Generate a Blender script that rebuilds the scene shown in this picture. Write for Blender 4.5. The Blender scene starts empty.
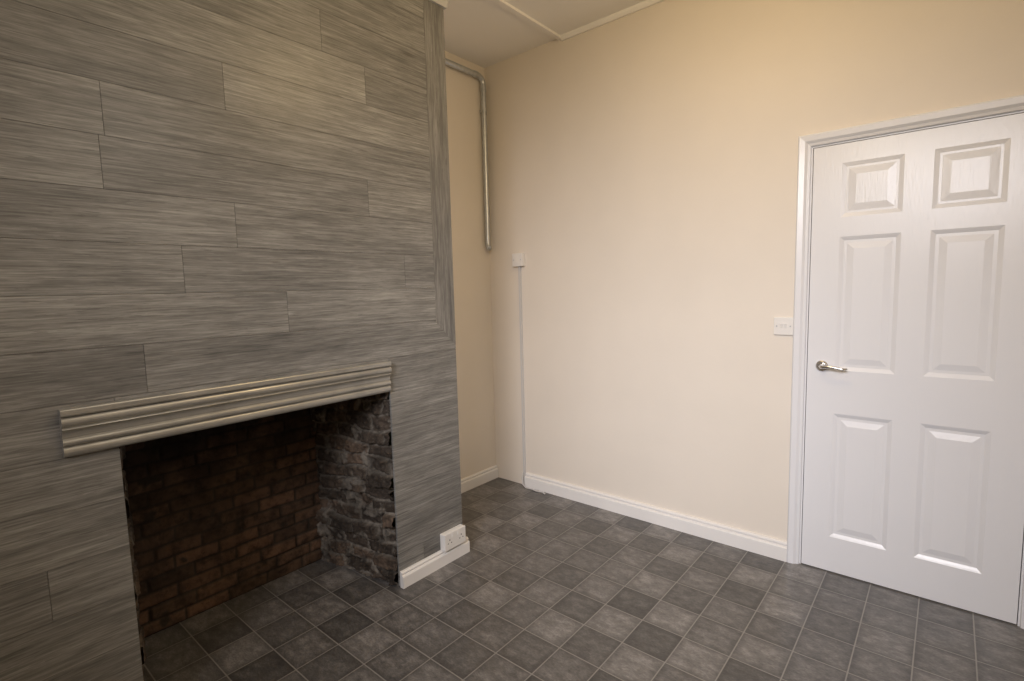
import bpy, bmesh, math, random
from mathutils import Vector, Matrix, noise
random.seed(7)
S=bpy.context.scene; COL=S.collection
try:
    S.view_settings.view_transform='Standard'
except Exception: pass

# ---------------------------------------------------------------- helpers
def tag(o,label=None,cat=None,group=None,kind=None):
    if label: o['label']=label
    if cat: o['category']=cat
    if group: o['group']=group
    if kind: o['kind']=kind
    return o
def obj(name,bm,mat,parent=None,smooth=False,bevel=0,seg=2,loc=None):
    me=bpy.data.meshes.new(name)
    bmesh.ops.recalc_face_normals(bm,faces=bm.faces[:])
    bm.to_mesh(me); bm.free()
    o=bpy.data.objects.new(name,me); COL.objects.link(o)
    if mat: me.materials.append(mat)
    if smooth:
        for p in me.polygons: p.use_smooth=True
    if parent: o.parent=parent; o.matrix_parent_inverse=Matrix.Identity(4)
    if loc: o.location=loc
    if bevel:
        m=o.modifiers.new('bevel','BEVEL'); m.width=bevel; m.segments=seg; m.limit_method='ANGLE'; m.angle_limit=math.radians(40)
    return o
def empty(name,loc):
    o=bpy.data.objects.new(name,None); COL.objects.link(o); o.location=loc; o.empty_display_size=.05
    return o
def box(bm,x0,x1,y0,y1,z0,z1):
    v=[bm.verts.new(p) for p in ((x0,y0,z0),(x1,y0,z0),(x1,y1,z0),(x0,y1,z0),(x0,y0,z1),(x1,y0,z1),(x1,y1,z1),(x0,y1,z1))]
    for f in ((0,3,2,1),(4,5,6,7),(0,1,5,4),(1,2,6,5),(2,3,7,6),(3,0,4,7)): bm.faces.new([v[i] for i in f])
    return v
def prism(bm,prof,a,b,axis):
    def P(p,t):
        return {'y':(p[0],t,p[1]),'x':(t,p[0],p[1]),'z':(p[0],p[1],t)}[axis]
    A=[bm.verts.new(P(p,a)) for p in prof]; B=[bm.verts.new(P(p,b)) for p in prof]
    n=len(prof)
    for i in range(n): bm.faces.new((A[i],A[(i+1)%n],B[(i+1)%n],B[i]))
    bm.faces.new(A[::-1]); bm.faces.new(B)
    return A+B
def tube(bm,pts,r,seg=16,cap=True):
    pts=[Vector(p) for p in pts]; rings=[]
    rs=r if isinstance(r,(list,tuple)) else [r]*len(pts)
    up=None
    for i,p in enumerate(pts):
        d=(pts[min(i+1,len(pts)-1)]-pts[max(i-1,0)]).normalized()
        if up is None:
            up=Vector((0,0,1)) if abs(d.z)<.9 else Vector((1,0,0))
        u=(up-d*up.dot(d)).normalized(); w=d.cross(u); up=u
        rings.append([bm.verts.new(p+(u*math.cos(2*math.pi*k/seg)+w*math.sin(2*math.pi*k/seg))*rs[i]) for k in range(seg)])
    for a,b in zip(rings,rings[1:]):
        for k in range(seg): bm.faces.new((a[k],a[(k+1)%seg],b[(k+1)%seg],b[k]))
    if cap: bm.faces.new(rings[0][::-1]); bm.faces.new(rings[-1])

def srgb(r,g,b):
    f=lambda c:(c/255/12.92 if c/255<=.04045 else ((c/255+.055)/1.055)**2.4)
    return (f(r),f(g),f(b),1)
class M:
    def __init__(s,name):
        s.m=bpy.data.materials.new(name); s.m.use_nodes=True; s.t=s.m.node_tree; s.n=s.t.nodes
        s.b=s.n['Principled BSDF']
    def add(s,typ,**kw):
        n=s.n.new(typ)
        for k,v in kw.items(): setattr(n,k,v)
        return n
    def link(s,a,b): s.t.links.new(a,b)
    def noise(s,vec,scale,detail=4,rough=.55):
        n=s.add('ShaderNodeTexNoise'); n.inputs['Scale'].default_value=scale; n.inputs['Detail'].default_value=detail; n.inputs['Roughness'].default_value=rough
        if vec: s.link(vec,n.inputs['Vector'])
        return n.outputs['Fac']
    def ramp(s,fac,stops):
        stops=sorted(stops,key=lambda q:q[0])
        r=s.add('ShaderNodeValToRGB'); e=r.color_ramp.elements
        e[0].position,e[0].color=stops[0]; e[1].position,e[1].color=stops[-1]
        for p,c in stops[1:-1]:
            q=e.new(p); q.color=c
        s.link(fac,r.inputs['Fac']); return r.outputs['Color']
    def mix(s,fac,a,b,mode='MIX'):
        m=s.add('ShaderNodeMix',data_type='RGBA',blend_type=mode)
        for inp,v in ((m.inputs[0],fac),(m.inputs[6],a),(m.inputs[7],b)):
            if hasattr(v,'is_linked'): s.link(v,inp)
            else: inp.default_value=v
        return m.outputs[2]
    def math(s,op,a,b=None):
        m=s.add('ShaderNodeMath',operation=op)
        for i,v in enumerate((a,b)):
            if v is None: continue
            if hasattr(v,'is_linked'): s.link(v,m.inputs[i])
            else: m.inputs[i].default_value=v
        return m.outputs[0]
    def coord(s): return s.add('ShaderNodeTexCoord').outputs['Object']
    def mapping(s,vec,scale=(1,1,1),loc=(0,0,0)):
        m=s.add('ShaderNodeMapping'); m.inputs['Scale'].default_value=scale; m.inputs['Location'].default_value=loc
        s.link(vec,m.inputs['Vector']); return m.outputs[0]
    def bump(s,h,st=.2,dist=.01):
        b=s.add('ShaderNodeBump'); b.inputs['Strength'].default_value=st; b.inputs['Distance'].default_value=dist
        s.link(h,b.inputs['Height']); s.link(b.outputs[0],s.b.inputs['Normal'])
    def col(s,c):
        if hasattr(c,'is_linked'): s.link(c,s.b.inputs['Base Color'])
        else: s.b.inputs['Base Color'].default_value=c
    def set(s,rough=.5,metal=0,spec=.5):
        s.b.inputs['Roughness'].default_value=rough; s.b.inputs['Metallic'].default_value=metal
        s.b.inputs['Specular IOR Level'].default_value=spec; return s.m

def paint(name,c,var=.04,rough=.6,bst=.06,sc=60,spec=.4,stretch=(1,1,1)):
    m=M(name); v=m.coord()
    n=m.noise(v,2.2,3)
    d=tuple(x*(1-var*2.2) for x in c[:3])+(1,)
    m.col(m.ramp(n,[(.3,d),(.7,c)]))
    m.bump(m.noise(m.mapping(v,stretch),sc,3),bst,.004)
    return m.set(rough,0,spec)
mat_wall=paint('cream_paint',srgb(231,222,209),.02,.55,.12,45,.4)
mat_ceil=paint('ceiling_paint',srgb(246,243,237),.015,.7,.1,40,.3)
mat_cornice=paint('cornice_paint',srgb(196,194,190),.03,.6,.08,40,.3)
mat_white=paint('white_gloss',srgb(229,229,231),.008,.26,.14,55,.5,(3,3,.35))
mat_skirt=paint('white_satin',srgb(236,233,229),.015,.3,.03,30,.5)
mat_plastic=paint('white_plastic',srgb(232,229,224),.01,.35,.0,30,.5)
mat_trunk=paint('trunking_plastic',srgb(205,202,199),.01,.45,.0,30,.4)
mat_dark=paint('dark_slot',srgb(25,25,25),.0,.6,0)
def metal(name,c,rough,bst=.05,sc=60,met=1):
    m=M(name); v=m.coord(); n=m.noise(v,sc,4)
    m.col(m.ramp(n,[(.3,tuple(x*.85 for x in c[:3])+(1,)),(.7,c)])); m.bump(n,bst,.002)
    return m.set(rough,met,.5)
mat_galv=metal('galvanised_steel',srgb(198,202,204),.30,met=.7)
mat_chrome=metal('chrome',srgb(228,226,222),.24,.0)
def silver():
    m=M('silver_paint'); v=m.coord()
    g=m.noise(m.mapping(v,(30,3,60)),1.5,5,.6); g2=m.noise(v,9,5,.65)
    c=m.ramp(g,[(.3,srgb(158,156,150)),(.7,srgb(186,183,175))])
    c=m.mix(m.ramp(g2,[(.5,(0,0,0,1)),(.72,(.4,.4,.4,1))]),c,srgb(130,127,120))
    m.col(c); m.bump(m.math('ADD',g,g2),.12,.003)
    return m.set(.31,.5,.5)
mat_silver=silver()
def wood():
    m=M('grey_wood_laminate')
    at=m.add('ShaderNodeAttribute',attribute_name='grain'); v=at.outputs['Vector']
    tn=m.add('ShaderNodeAttribute',attribute_name='tint').outputs['Fac']
    g1=m.noise(m.mapping(v,(2.0,64,1)),1.0,9,.74)
    g2=m.noise(m.mapping(v,(9,200,1)),1.0,5,.68)
    g3=m.noise(m.mapping(v,(2.4,8,1)),1.0,5,.62)
    s=m.math('ADD',m.math('MULTIPLY',g1,.38),m.math('ADD',m.math('MULTIPLY',g2,.38),m.math('MULTIPLY',g3,.24)))
    c=m.ramp(s,[(.37,srgb(90,89,87)),(.63,srgb(172,170,165)),(.5,srgb(132,130,126))])
    w=m.noise(m.mapping(v,(12,150,1)),1.0,3,.6)
    c=m.mix(m.math('MULTIPLY',m.math('GREATER_THAN',w,.62),.30),c,srgb(72,70,67))
    k=m.add('ShaderNodeTexVoronoi'); k.inputs['Scale'].default_value=1.0; m.link(m.mapping(v,(.8,4.5,1)),k.inputs['Vector'])
    kd=m.ramp(k.outputs['Distance'],[(.015,(.6,.6,.6,1)),(.05,(0,0,0,1))])
    c=m.mix(kd,c,srgb(66,60,54))
    m.col(m.mix(1.0,c,m.ramp(tn,[(0,(.86,.86,.86,1)),(1,(1.07,1.07,1.06,1))]),'MULTIPLY'))
    m.bump(s,.10,.003)
    return m.set(.40,0,.42)
mat_wood=wood()
def brick(name,bricks,mort,soot,sooty,bst,top=False):
    m=M(name); v=m.coord()
    at=m.add('ShaderNodeAttribute',attribute_name='tint').outputs['Fac']
    mo=m.add('ShaderNodeAttribute',attribute_name='mortar').outputs['Fac']
    n1=m.noise(v,19,6,.70); n2=m.noise(v,85,4,.65); n3=m.noise(v,5,4,.6)
    c=m.mix(mo,m.ramp(at,bricks),mort)
    c=m.mix(m.ramp(n1,[(.45,(0,0,0,1)),(.66,(.7,.7,.7,1))]),c,soot)
    c=m.mix(m.ramp(n3,[(.42,(0,0,0,1)),(.70,(sooty,sooty,sooty,1))]),c,soot)
    c=m.mix(m.ramp(n2,[(.57,(0,0,0,1)),(.70,(.3,.3,.3,1))]),c,mort)
    if top:
        z=m.add('ShaderNodeSeparateXYZ'); m.link(v,z.inputs[0])
        q=m.math('ADD',z.outputs[2],m.math('MULTIPLY',m.math('SUBTRACT',n3,.5),.5))
        c=m.mix(m.ramp(q,[(.55,(0,0,0,1)),(.85,(.85,.85,.85,1))]),c,srgb(30,27,25))
    m.col(c)
    h=m.math('ADD',m.math('MULTIPLY',n1,.6),m.math('MULTIPLY',n2,.4)); m.bump(h,bst,.010)
    return m.set(.9,0,.15)
mat_back=brick('sooty_red_brick',[(0,srgb(84,68,56)),(1,srgb(122,94,75)),(.5,srgb(101,80,65))],srgb(70,62,54),srgb(44,38,33),.5,.7,True)
mat_side=brick('rough_jamb_brick',[(0,srgb(70,62,55)),(1,srgb(114,97,83)),(.5,srgb(90,79,69))],srgb(140,132,121),srgb(43,39,35),.8,.95)
T=.175; TX=.05; TY=0.0
def tiles():
    m=M('vinyl_floor_tiles'); v=m.coord()
    w=m.add('ShaderNodeVectorMath',operation='ADD'); m.link(v,w.inputs[0]); w.inputs[1].default_value=(TX,TY,0)
    sc=m.add('ShaderNodeVectorMath',operation='MULTIPLY'); m.link(w.outputs[0],sc.inputs[0]); sc.inputs[1].default_value=(1/T,1/T,0)
    fl=m.add('ShaderNodeVectorMath',operation='FLOOR'); m.link(sc.outputs[0],fl.inputs[0])
    fr=m.add('ShaderNodeVectorMath',operation='FRACTION'); m.link(sc.outputs[0],fr.inputs[0])
    wn=m.add('ShaderNodeTexWhiteNoise',noise_dimensions='2D'); m.link(fl.outputs[0],wn.inputs['Vector'])
    fs=m.add('ShaderNodeSeparateXYZ'); m.link(fl.outputs[0],fs.inputs[0])
    chk=m.math('PINGPONG',m.math('ADD',fs.outputs[0],fs.outputs[1]),1.0)
    tone=m.math('ADD',m.math('MULTIPLY',wn.outputs['Value'],.58),m.math('MULTIPLY',chk,.42))
    sp=m.add('ShaderNodeSeparateXYZ'); m.link(fr.outputs[0],sp.inputs[0])
    def edge(a): return m.math('MINIMUM',a,m.math('SUBTRACT',1.0,a))
    e=m.math('MINIMUM',edge(sp.outputs[0]),edge(sp.outputs[1]))
    grout=m.ramp(e,[(.008,(1,1,1,1)),(.017,(0,0,0,1))])
    soft=m.ramp(e,[(0,(1,1,1,1)),(.16,(0,0,0,1))])
    off=m.add('ShaderNodeVectorMath',operation='ADD'); m.link(v,off.inputs[0])
    o2=m.add('ShaderNodeVectorMath',operation='SCALE'); m.link(wn.outputs['Color'],o2.inputs[0]); o2.inputs['Scale'].default_value=7
    m.link(o2.outputs[0],off.inputs[1])
    n1=m.noise(m.mapping(off.outputs[0],(1,1.7,1)),17,7,.68); n2=m.noise(m.mapping(off.outputs[0],(1,2.2,1)),95,3,.6)
    s=m.math('ADD',m.math('MULTIPLY',n1,.66),m.math('MULTIPLY',n2,.34))
    c=m.ramp(s,[(.34,srgb(84,81,79)),(.66,srgb(150,146,142)),(.5,srgb(115,112,109))])
    c=m.mix(1.0,c,m.ramp(tone,[(.1,(.52,.52,.52,1)),(.9,(1.08,1.08,1.08,1)),(.5,(.78,.78,.78,1))]),'MULTIPLY')
    ed=m.math('MULTIPLY',soft,m.math('ADD',.18,m.math('MULTIPLY',n1,.6)))
    c=m.mix(ed,c,srgb(48,46,45))
    c=m.mix(m.math('MULTIPLY',grout,.66),c,srgb(158,154,148))
    m.col(c)
    m.bump(m.math('SUBTRACT',m.math('MULTIPLY',s,.2),m.math('MULTIPLY',grout,.4)),.22,.003)
    return m.set(.30,0,.5)
mat_tile=tiles()

# ---------------------------------------------------------------- dimensions
H=2.903; XA=-.6; YC=-.934; YL=-3.0; XR=2.9; YB=-4.3
DX0,DX1,DZ=1.417,2.179,1.985
OR,OL=-1.351,-2.356
OT=.975

# ---------------------------------------------------------------- room shell
bm=bmesh.new(); box(bm,XA-.1,XR+.1,YB-.1,.1,-.06,0)
tag(obj('floor',bm,mat_tile),'dark grey mottled square vinyl tile floor','floor',kind='structure')
bm=bmesh.new(); box(bm,XA-.1,XR+.1,YB-.1,.1,H,H+.06)
tag(obj('ceiling',bm,mat_ceil),'off-white painted ceiling over the alcove and room','ceiling',kind='structure')
bm=bmesh.new()
box(bm,XA-.1,DX0-.035,0,.1,0,H); box(bm,DX1+.035,XR+.1,0,.1,0,H); box(bm,DX0-.035,DX1+.035,0,.1,DZ+.035,H)
tag(obj('wall_back',bm,mat_wall),'cream painted wall with the white door in it','wall',kind='structure')
bm=bmesh.new(); box(bm,XA-.1,XA,YB-.1,0,0,H)
tag(obj('wall_left',bm,mat_wall),'narrow cream wall at the back of the alcove beside the chimney breast','wall',kind='structure')
bm=bmesh.new(); box(bm,XR,XR+.1,YB,0,0,H)
tag(obj('wall_right',bm,mat_wall),'cream wall to the right of the door, out of frame','wall',kind='structure')
bm=bmesh.new(); box(bm,XA,XR,YB-.1,YB,0,H)
tag(obj('wall_front',bm,mat_wall),'cream wall behind the viewer, out of frame','wall',kind='structure')

# chimney breast : plaster core piers + plank cladding
CX=-.010
CT=OT+.06
for nm,(y0,y1,za,zb),lab in (('wall_chimney_right',(-1.28,YC+.001,0,CT),'plastered pier of the chimney breast right of the fireplace recess'),
                         ('wall_chimney_left',(YL,OL-.08,0,CT),'plastered pier of the chimney breast left of the fireplace recess'),
                         ('wall_chimney_top',(YL,YC+.001,CT,H),'plastered chimney breast above the fireplace recess')):
    bm=bmesh.new(); box(bm,XA,CX,y0,y1,za,zb); tag(obj(nm,bm,mat_wall),lab,'wall',kind='structure')
bm=bmesh.new()
lg=bm.verts.layers.float_vector.new('grain'); lt=bm.verts.layers.float.new('tint')
def plank(poly,vertical=False):
    off=(random.uniform(0,40),random.uniform(0,40),random.uniform(0,40)); t=random.random()
    vs=prism(bm,[(p[0],p[1]) for p in poly],CX,0,'x')
    for v in vs:
        a,b=(v.co.z,v.co.y) if vertical else (v.co.y,v.co.z)
        v[lg]=Vector((a+off[0],b+off[1],off[2])); v[lt]=t
P=.155; z0=1.40-9*P
G=.0006
J={0:[-1.2],1:[-2.6],2:[],3:[-2.55],4:[],5:[],6:[],7:[-2.27],8:[-1.80],9:[-2.14,-1.237],10:[-1.965],11:[-2.33,-1.414],12:[-2.315],13:[-1.97],14:[-2.5,-1.4],15:[-1.592],16:[-2.1],17:[-1.7]}
STRIP=-1.06; ZS=1.108
ZT=2.735
for i in range(-1,18):
    a=z0+i*P; b=a+P
    a=max(a,0); b=min(b,ZT)
    if b-a<.01: continue
    cuts=[YL]+sorted(J.get(i,[]))+[YC]
    for y0,y1 in zip(cuts,cuts[1:]):
        segs=[(y0,y1,a)]
        if a<OT-.001:
            segs=[]
            if y0<OL: segs.append((y0,min(y1,OL),a))
            if b>OT: segs.append((OL,OR,OT))
            if y1>OR: segs.append((max(y0,OR),y1,a))
        for s0,s1,aa in segs:
            s0+=G; s1-=G
            zb,zt=aa+G,b-G
            if s1>STRIP:
                if zb>=1.234: poly=[(s0,zb),(STRIP-G,zb),(STRIP-G,zt),(s0,zt)]
                elif zt<=ZS+.003: poly=[(s0,zb),(s1,zb),(s1,zt),(s0,zt)]
                else:
                    f=lambda z: STRIP+(1.235-z)/(1.235-ZS)*(YC-STRIP)-.0012
                    poly=[(s0,zb),(min(f(zb),s1),zb)]
                    if zb<ZS: poly.append((s1,ZS-.001))
                    if zt>1.235: poly+= [(STRIP-G,1.235),(STRIP-G,zt)]
                    else: poly.append((f(zt),zt))
                    poly.append((s0,zt))
                plank(poly)
            else: plank([(s0,zb),(s1,zb),(s1,zt),(s0,zt)])
clad=tag(obj('wall_cladding',bm,mat_wood),'grey wood-look planks cladding the front of the chimney breast','wall cladding',kind='structure')
bm=bmesh.new()
lg=bm.verts.layers.float_vector.new('grain'); lt=bm.verts.layers.float.new('tint')
plank([(STRIP,1.235),(YC,ZS),(YC,ZT),(STRIP,ZT)],True)
for v in bm.verts: v[lt]=.0
o=obj('corner_plank',bm,mat_wood,clad); o['label']='upright grey plank with mitred foot'

bm=bmesh.new()
prism(bm,[(CX,ZT),(.012,ZT),(.016,ZT+.012),(.03,ZT+.05),(.06,ZT+.11),(.08,H),(CX,H)],YL,YC+.012,'y')
tag(obj('trim_1',bm,mat_cornice),'pale cornice along the top of the chimney breast','cornice',kind='structure')
bm=bmesh.new()
box(bm,.022,.05,YC+.012,-.0,H-.014,H); box(bm,.09,.12,YB,YC,H-.014,H)
tag(obj('trim_2',bm,mat_ceil),'thin batten across the ceiling seam in line with the chimney breast','batten',kind='structure')
bm=bmesh.new()
prism(bm,[(0,H-.026),(-.012,H-.026),(-.022,H-.012),(-.024,H),(0,H)],.05,XR,'x')
tag(obj('trim_3',bm,mat_ceil),'narrow moulding where cream door wall meets the ceiling','moulding',kind='structure')

# ---------------------------------------------------------------- fireplace
fp=tag(empty('fireplace',(-.27,(OL+OR)/2,0)),'open sooty brick fireplace recess in the plank wall','fireplace')
base=Vector(fp.location)
def brick_sheet(p0,p1,n,z1,bl,mat,name,relief,seed,step,patch,ragged=0,ph=.070):
    p0=Vector((*p0,0)); p1=Vector((*p1,0)); n=Vector((*n,0)).normalized()
    d=p1-p0; L=d.length; d.normalize()
    rnd=random.Random(seed); jt=.011
    ids={}
    def bid(r,c):
        if (r,c) not in ids: ids[(r,c)]=(rnd.random(),rnd.uniform(-1,1),rnd.random())
        return ids[(r,c)]
    bm=bmesh.new(); lt=bm.verts.layers.float.new('tint'); lm=bm.verts.layers.float.new('mortar')
    ns=int(L/step); nz=int(z1/step); grid=[]
    for k in range(nz+1):
        row=[]
        for i in range(ns+1):
            s=L*i/ns; z=z1*k/nz
            q=Vector((s*1.0+seed,z,seed*3.1))
            ws=s+noise.noise(q*9)*.009*relief; wz=z+noise.noise(q*7+Vector((7,3,1)))*.009*relief
            r=math.floor(wz/ph); fz=wz-r*ph
            o=(.5 if r%2 else 0)*bl
            o+=noise.cell(Vector((r,seed,2)))*.03
            c=math.floor((ws+o)/bl); fs=(ws+o)-c*bl
            e=min(fs,bl-fs,fz,ph-fz)-jt*.5
            tint,hh,bro=bid(r,c)
            fine=noise.fractal(q*45,1.0,2.0,4)
            mid=noise.fractal(q*13+Vector((2,9,4)),1.0,2.0,3)
            t=max(0,min(1,e/.006+.5))
            pm=max(0,min(1,(mid-patch)*5))
            hb=hh*.007*relief+fine*.0036*relief - (.012*relief if bro>.62 else 0)*max(0,.5+mid)
            hm=-.010*(.6+.4*relief)+fine*.0025*relief+mid*.003*relief
            h=hm+(hb-hm)*t
            h=h*(1-pm*.5)+pm*.002
            mort=max(1-t,pm)
            if ragged and L-s<.07: h+= (-abs(noise.noise(Vector((z*13,seed,5))))*.034+noise.noise(Vector((z*38,seed,8)))*.010)*ragged*(1-(L-s)/.07)
            w=p0+d*s+n*h+Vector((0,0,z)); w.x=min(w.x,-.0125); w.x=max(w.x,XA+.005)
            v=bm.verts.new(w-base); v[lt]=tint; v[lm]=mort; row.append(v)
        grid.append(row)
    for a,b in zip(grid,grid[1:]):
        for i in range(ns): bm.faces.new((a[i],a[i+1],b[i+1],b[i]))
    return obj(name,bm,mat,fp,smooth=True)
XB=-.535; YR2,YL2=-1.45,-2.24
ZB=1.0
brick_sheet((XB,YL2-.03),(XB,YR2+.03),(1,0),ZB,.175,mat_back,'brick_back',.65,3,.0055,.55,0,.060)
brick_sheet((XB,YR2),(-.0125,OR-.006),(.185,-1),ZB,.16,mat_side,'brick_side',2.5,5,.0045,.30,1.8,.068)
brick_sheet((-.0135,OL+.002),(XB,YL2),(.21,1),ZB,.17,mat_side,'brick_side',1.6,9,.008,.3)
bm=bmesh.new(); box(bm,-.59+.27,-.135+.27,OL-.05-base.y,OR+.05-base.y,1.0,1.03)
obj('throat_slab',bm,mat_back,fp)
bm=bmesh.new(); box(bm,-.13+.27,-.0135+.27,OL-.06-base.y,OR+.06-base.y,OT,1.03)
obj('lintel',bm,mat_back,fp,bevel=.004)

# silver mantel moulding : soft rounded ridges
bm=bmesh.new()
zt,zb=1.078,.940
def arc(cx,cz,rx,rz,a0,a1,n):
    return [(cx+rx*math.cos(math.radians(a0+(a1-a0)*i/n)),cz+rz*math.sin(math.radians(a0+(a1-a0)*i/n))) for i in range(n+1)]
prof=[(-.0015,zb),(.010,zb)]
prof+=arc(.010,zb+.014,.008,.013,-80,80,10)
prof+=[(.008,zb+.029)]
prof+=arc(.011,zb+.041,.009,.010,-80,80,8)
prof+=[(.010,zb+.053)]
prof+=arc(.030,zb+.056,.018,.025,180,100,8)
prof+=[(.026,zb+.082),(.020,zb+.085)]
prof+=arc(.020,zb+.101,.012,.013,-80,80,10)
prof+=[(.019,zb+.116),(.028,zb+.118),(.031,zb+.122),(.031,zt-.003),(.029,zt),(-.0015,zt)]
prof=[(x if x<=0 else .003+x*.80,z) for x,z in prof]
prism(bm,prof,-2.487,-1.358,'y')
tag(obj('mantel_moulding',bm,mat_silver),'silver-grey painted rounded mantel moulding above the fireplace opening','mantel')

# ---------------------------------------------------------------- baseboards
def skprof(t,h):
    return [(0,0),(t,0),(t,h*.70),(t*.86,h*.76),(t*.52,h*.78),(t*.62,h*.83),(t*.70,h*.90),(t*.62,h*.96),(t*.42,h),(0,h)]
bm=bmesh.new()
prism(bm,[(-a,b) for a,b in skprof(.026,.096)],-.308,1.356,'x')
tag(obj('baseboard_back',bm,mat_skirt),'white skirting board running along the cream wall to the door','baseboard',kind='structure')
bm=bmesh.new(); prism(bm,[(XA+a,b) for a,b in skprof(.02,.09)],YC,-.002,'y')
tag(obj('baseboard_left',bm,mat_skirt),'short white skirting board in the alcove','baseboard',kind='structure')
bm=bmesh.new()
prism(bm,[(a+.0005,b) for a,b in skprof(.024,.078)],-1.349,YC+.024,'y')
prism(bm,[(YC+.001+a,b) for a,b in skprof(.024,.078)],XA+.02,0.0,'x')
tag(obj('baseboard_chimney',bm,mat_skirt),'short white skirting board at the foot of the plank wall right of fireplace','baseboard',kind='structure')

# ---------------------------------------------------------------- door
door=bmesh.new()
xs=[0,.112,.334,.430,.652,DX1-DX0]; zs=[0.005,.176,.772,.975,1.580,1.666,1.902,DZ]
def V(x,y,z): return door.verts.new((DX0+x,y,z))
def quad(pts): door.faces.new([V(*p) for p in pts])
for i in range(5):
    for k in range(7):
        x0,x1,a,b=xs[i],xs[i+1],zs[k],zs[k+1]
        if i in(1,3) and k in(1,3,5):
            rings=[(0,0),(.007,.003),(.017,.008),(.029,.008),(.055,.002)] if k<5 else [(0,0),(.007,.0018),(.017,.0042),(.026,.0042),(.055,.001)]
            prev=None
            for ins,dep in rings:
                r=[(x0+ins,dep,a+ins),(x1-ins,dep,a+ins),(x1-ins,dep,b-ins),(x0+ins,dep,b-ins)]
                if prev:
                    for q in range(4): quad([prev[q],prev[(q+1)%4],r[(q+1)%4],r[q]])
                prev=r
            quad(prev)
        else: quad([(x0,0,a),(x1,0,a),(x1,0,b),(x0,0,b)])
W=DX1-DX0
for q in ([(0,0,.005),(0,.035,.005),(0,.035,DZ),(0,0,DZ)],[(W,0,.005),(W,.035,.005),(W,.035,DZ),(W,0,DZ)],[(0,0,.005),(W,0,.005),(W,.035,.005),(0,.035,.005)],[(0,0,DZ),(W,0,DZ),(W,.035,DZ),(0,.035,DZ)],[(0,.035,.005),(W,.035,.005),(W,.035,DZ),(0,.035,DZ)]): quad(q)
bmesh.ops.remove_doubles(door,verts=door.verts[:],dist=.0004)
d=tag(obj('door_1',door,mat_white),'white six-panel door with a chrome lever handle','door',kind='structure')
hx,hz=1.477,.992
bm=bmesh.new()
tube(bm,[(hx,0,hz),(hx,-.006,hz),(hx,-.009,hz)],[.025,.025,.021],32)
h=obj('handle',bm,mat_chrome,d,smooth=False,bevel=.001); h['label']='chrome lever handle on a round rose'
bm=bmesh.new()
pts=[(hx,-.008,hz),(hx,-.03,hz),(hx+.003,-.042,hz),(hx+.012,-.048,hz),(hx+.035,-.05,hz+.003),(hx+.06,-.05,hz+.001),(hx+.085,-.049,hz-.004),(hx+.106,-.046,hz-.003)]
tube(bm,pts,[.009,.009,.009,.008,.0072,.0066,.006,.0045],16)
obj('lever',bm,mat_chrome,h,smooth=True)
bm=bmesh.new()
L0,L1=1.356,1.408; R0,R1=DX1+.009,DX1+.061; Z0,Z1=DZ+.009,2.047
def mitre(path,prof):
    rings=[]
    for (o_,i_) in path:
        rings.append([bm.verts.new((o_[0]+(i_[0]-o_[0])*t,y,o_[1]+(i_[1]-o_[1])*t)) for t,y in prof])
    n=len(prof)
    for a,b in zip(rings,rings[1:]):
        for k in range(n): bm.faces.new((a[k],a[(k+1)%n],b[(k+1)%n],b[k]))
    bm.faces.new(rings[0]); bm.faces.new(rings[-1][::-1])
prof=[(0,-.0005),(0,-.020),(.12,-.025),(.55,-.022),(.75,-.014),(.95,-.011),(1,-.006),(1,-.0005)]
mitre([((L0,0),(L1,0)),((L0,Z1),(L1,Z0)),((R1,Z1),(R0,Z0)),((R1,0),(R0,0))],prof)
box(bm,DX0-.034,DX0-.003,.0,.1,0,DZ+.034); box(bm,DX1+.003,DX1+.034,.0,.1,0,DZ+.034); box(bm,DX0-.003,DX1+.003,.0,.1,DZ+.003,DZ+.034)
tag(obj('trim_4',bm,mat_white),'white architrave around the six-panel door','door frame',kind='structure')

# ---------------------------------------------------------------- electrical bits
sw=tag(empty('light_switch',(1.312,0,1.173)),'white square switch plate on the cream wall beside the door','switch')
bm=bmesh.new(); box(bm,-.043,.043,-.010,-.0005,-.043,.043); obj('plate',bm,mat_plastic,sw,bevel=.003,seg=3)
for sx in (-.009,.009):
    bm=bmesh.new(); prism(bm,[(-.0095,-.013),(-.0145,.013),(-.0095,.013)],sx-.007,sx+.007,'x'); obj('rocker',bm,mat_plastic,sw,bevel=.0008)
for sx in (-.030,.030):
    bm=bmesh.new(); tube(bm,[(sx,-.0095,0),(sx,-.0108,0)],.0035,12); obj('screw',bm,mat_galv,sw)

jb=tag(empty('junction_box',(-.322,0,1.58)),'small white wall box at the top of the thin trunking','electrical box')
bm=bmesh.new(); box(bm,-.043,.043,-.026,-.0005,-.043,.043); obj('back_box',bm,mat_plastic,jb,bevel=.003,seg=3)
bm=bmesh.new(); box(bm,-.044,.044,-.034,-.0265,-.044,.044); obj('faceplate',bm,mat_plastic,jb,bevel=.003,seg=3)
for sx in (-.030,.030):
    bm=bmesh.new(); tube(bm,[(sx,-.0335,0),(sx,-.0348,0)],.0035,12); obj('screw',bm,mat_galv,jb)

bm=bmesh.new(); box(bm,-.330,-.316,-.015,-.0005,.012,1.536)
tr=tag(obj('cable_trunking',bm,mat_trunk,bevel=.0015),'thin pale upright cable trunking on cream wall below the wall box','trunking')
bm=bmesh.new(); box(bm,-.3322,-.3138,-.0045,-.0004,.010,1.536); obj('trunking_base',bm,mat_trunk,tr)

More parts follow.
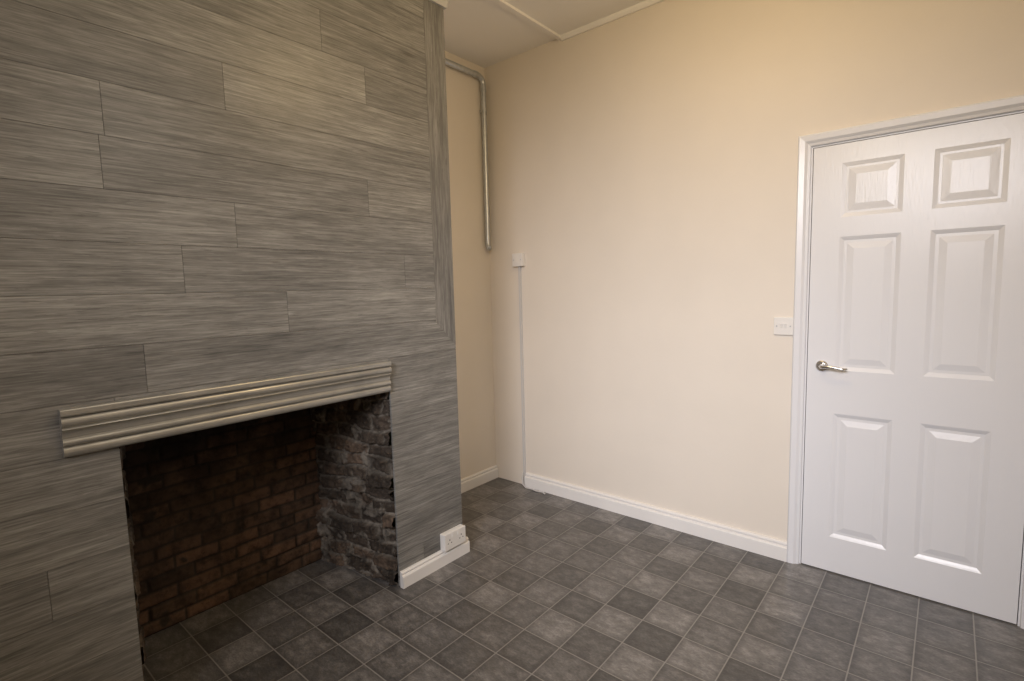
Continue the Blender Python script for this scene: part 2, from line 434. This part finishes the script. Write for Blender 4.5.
so=tag(empty('power_socket',(0,-1.022,.121)),'white double power socket above the skirting on the plank wall','socket')
bm=bmesh.new(); box(bm,.0005,.030,-.072,.072,-.042,.042); obj('back_box',bm,mat_plastic,so,bevel=.003,seg=3)
bm=bmesh.new(); box(bm,.0305,.039,-.073,.073,-.043,.043); obj('faceplate',bm,mat_plastic,so,bevel=.003,seg=3)
for s in (-1,1):
    bm=bmesh.new(); prism(bm,[(.0385,.016),(.0425,.016),(.0405,.034),(.0385,.034)],s*.020-.006,s*.020+.006,'y'); obj('rocker',bm,mat_plastic,so,bevel=.0006)
    bm=bmesh.new()
    cy=s*.040
    box(bm,.0388,.0394,cy-.002,cy+.002,.004,.012); box(bm,.0388,.0394,cy-.014,cy-.008,-.010,-.006); box(bm,.0388,.0394,cy+.008,cy+.014,-.010,-.006)
    obj('pin_holes',bm,mat_dark,so)

bm=bmesh.new()
tube(bm,[(-.324,-.021,.10),(-.322,-.036,.06),(-.312,-.042,.02),(-.28,-.049,.006),(-.23,-.045,.006),(-.18,-.054,.006),(-.14,-.046,.006),(-.11,-.059,.006)],.005,10)
tag(obj('loose_cable',bm,mat_trunk,smooth=True),'short loose pale cable on the floor at the foot of the trunking','cable')

# ---------------------------------------------------------------- metal pipe
px,py,pz=-.570,-.05,2.82
pp=tag(empty('metal_pipe',(px,py,1.66)),'galvanised metal pipe running under the ceiling and down the alcove corner','pipe')
q=Vector((px,py,1.66)); R=.05
path=[(px,YC+.002,pz),(px,py-R,pz)]+[(px,py-R+R*math.sin(a),pz-R+R*math.cos(a)) for a in [math.radians(15*i) for i in range(1,7)]]+[(px,py,2.4),(px,py,1.705),(px+.003,py-.001,1.69),(px+.010,py-.004,1.678),(px+.020,py-.007,1.671)]
bm=bmesh.new(); tube(bm,[Vector(p)-q for p in path],.0185,20); obj('tube',bm,mat_galv,pp,smooth=True)
def sleeve(a,b,r,name,m=mat_galv):
    bm=bmesh.new(); tube(bm,[Vector(a)-q,Vector(b)-q],r,24); obj(name,bm,m,pp,bevel=.002)
sleeve((px,py,2.725),(px,py,2.765),.0212,'coupling'); sleeve((px,py-.055,pz),(px,py-.09,pz),.0212,'coupling')
for z in (2.60,):
    bm=bmesh.new()
    tube(bm,[(0,0,z-.010-q.z),(0,0,z+.010-q.z)],.0208,24); box(bm,XA+.001-px,-.008,-.012,.012,z-.010-q.z,z+.010-q.z); obj('clip',bm,mat_galv,pp)

# ---------------------------------------------------------------- lights
def area(name,loc,target,sx,sy,e,c,spread=180):
    l=bpy.data.lights.new(name,'AREA'); l.shape='RECTANGLE'; l.size=sx; l.size_y=sy; l.energy=e; l.color=c; l.spread=math.radians(spread)
    o=bpy.data.objects.new(name,l); COL.objects.link(o); o.location=loc
    o.rotation_euler=(Vector(target)-Vector(loc)).to_track_quat('-Z','Y').to_euler(); return o
def bulb(name,loc,e,c,r):
    l=bpy.data.lights.new(name,'POINT'); l.energy=e; l.color=c; l.shadow_soft_size=r
    o=bpy.data.objects.new(name,l); COL.objects.link(o); o.location=loc
area('window_light',(1.85,YB+.25,2.38),(.75,0,.45),1.5,.8,19,(.955,.94,1.0),60)
bulb('pendant_bulb',(1.5,-1.9,2.27),9,(1.0,.91,.78),.10)
bulb('ceiling_bulb',(1.2,-1.15,2.62),15,(1.0,.715,.35),.10)
w=bpy.data.worlds.new('World'); S.world=w; w.use_nodes=True; w.node_tree.nodes['Background'].inputs[0].default_value=(.5,.5,.5,1); w.node_tree.nodes['Background'].inputs[1].default_value=.1

# ---------------------------------------------------------------- camera
f,yaw,pit,rol=516.6919,.7032,.0991,-.0261
fw=Vector((-math.sin(yaw)*math.cos(pit),math.cos(yaw)*math.cos(pit),-math.sin(pit)))
r=Vector((math.cos(yaw),math.sin(yaw),0)); u=r.cross(fw)
c,s=math.cos(rol),math.sin(rol)
r2=c*r+s*u; u2=-s*r+c*u
cd=bpy.data.cameras.new('camera'); cam=bpy.data.objects.new('camera',cd); COL.objects.link(cam)
cd.sensor_width=36; cd.lens=f/1024*36; cd.clip_start=.02
cam.matrix_world=Matrix((( r2.x,u2.x,-fw.x,1.9182),(r2.y,u2.y,-fw.y,-2.7515),(r2.z,u2.z,-fw.z,1.3849),(0,0,0,1)))
S.camera=cam
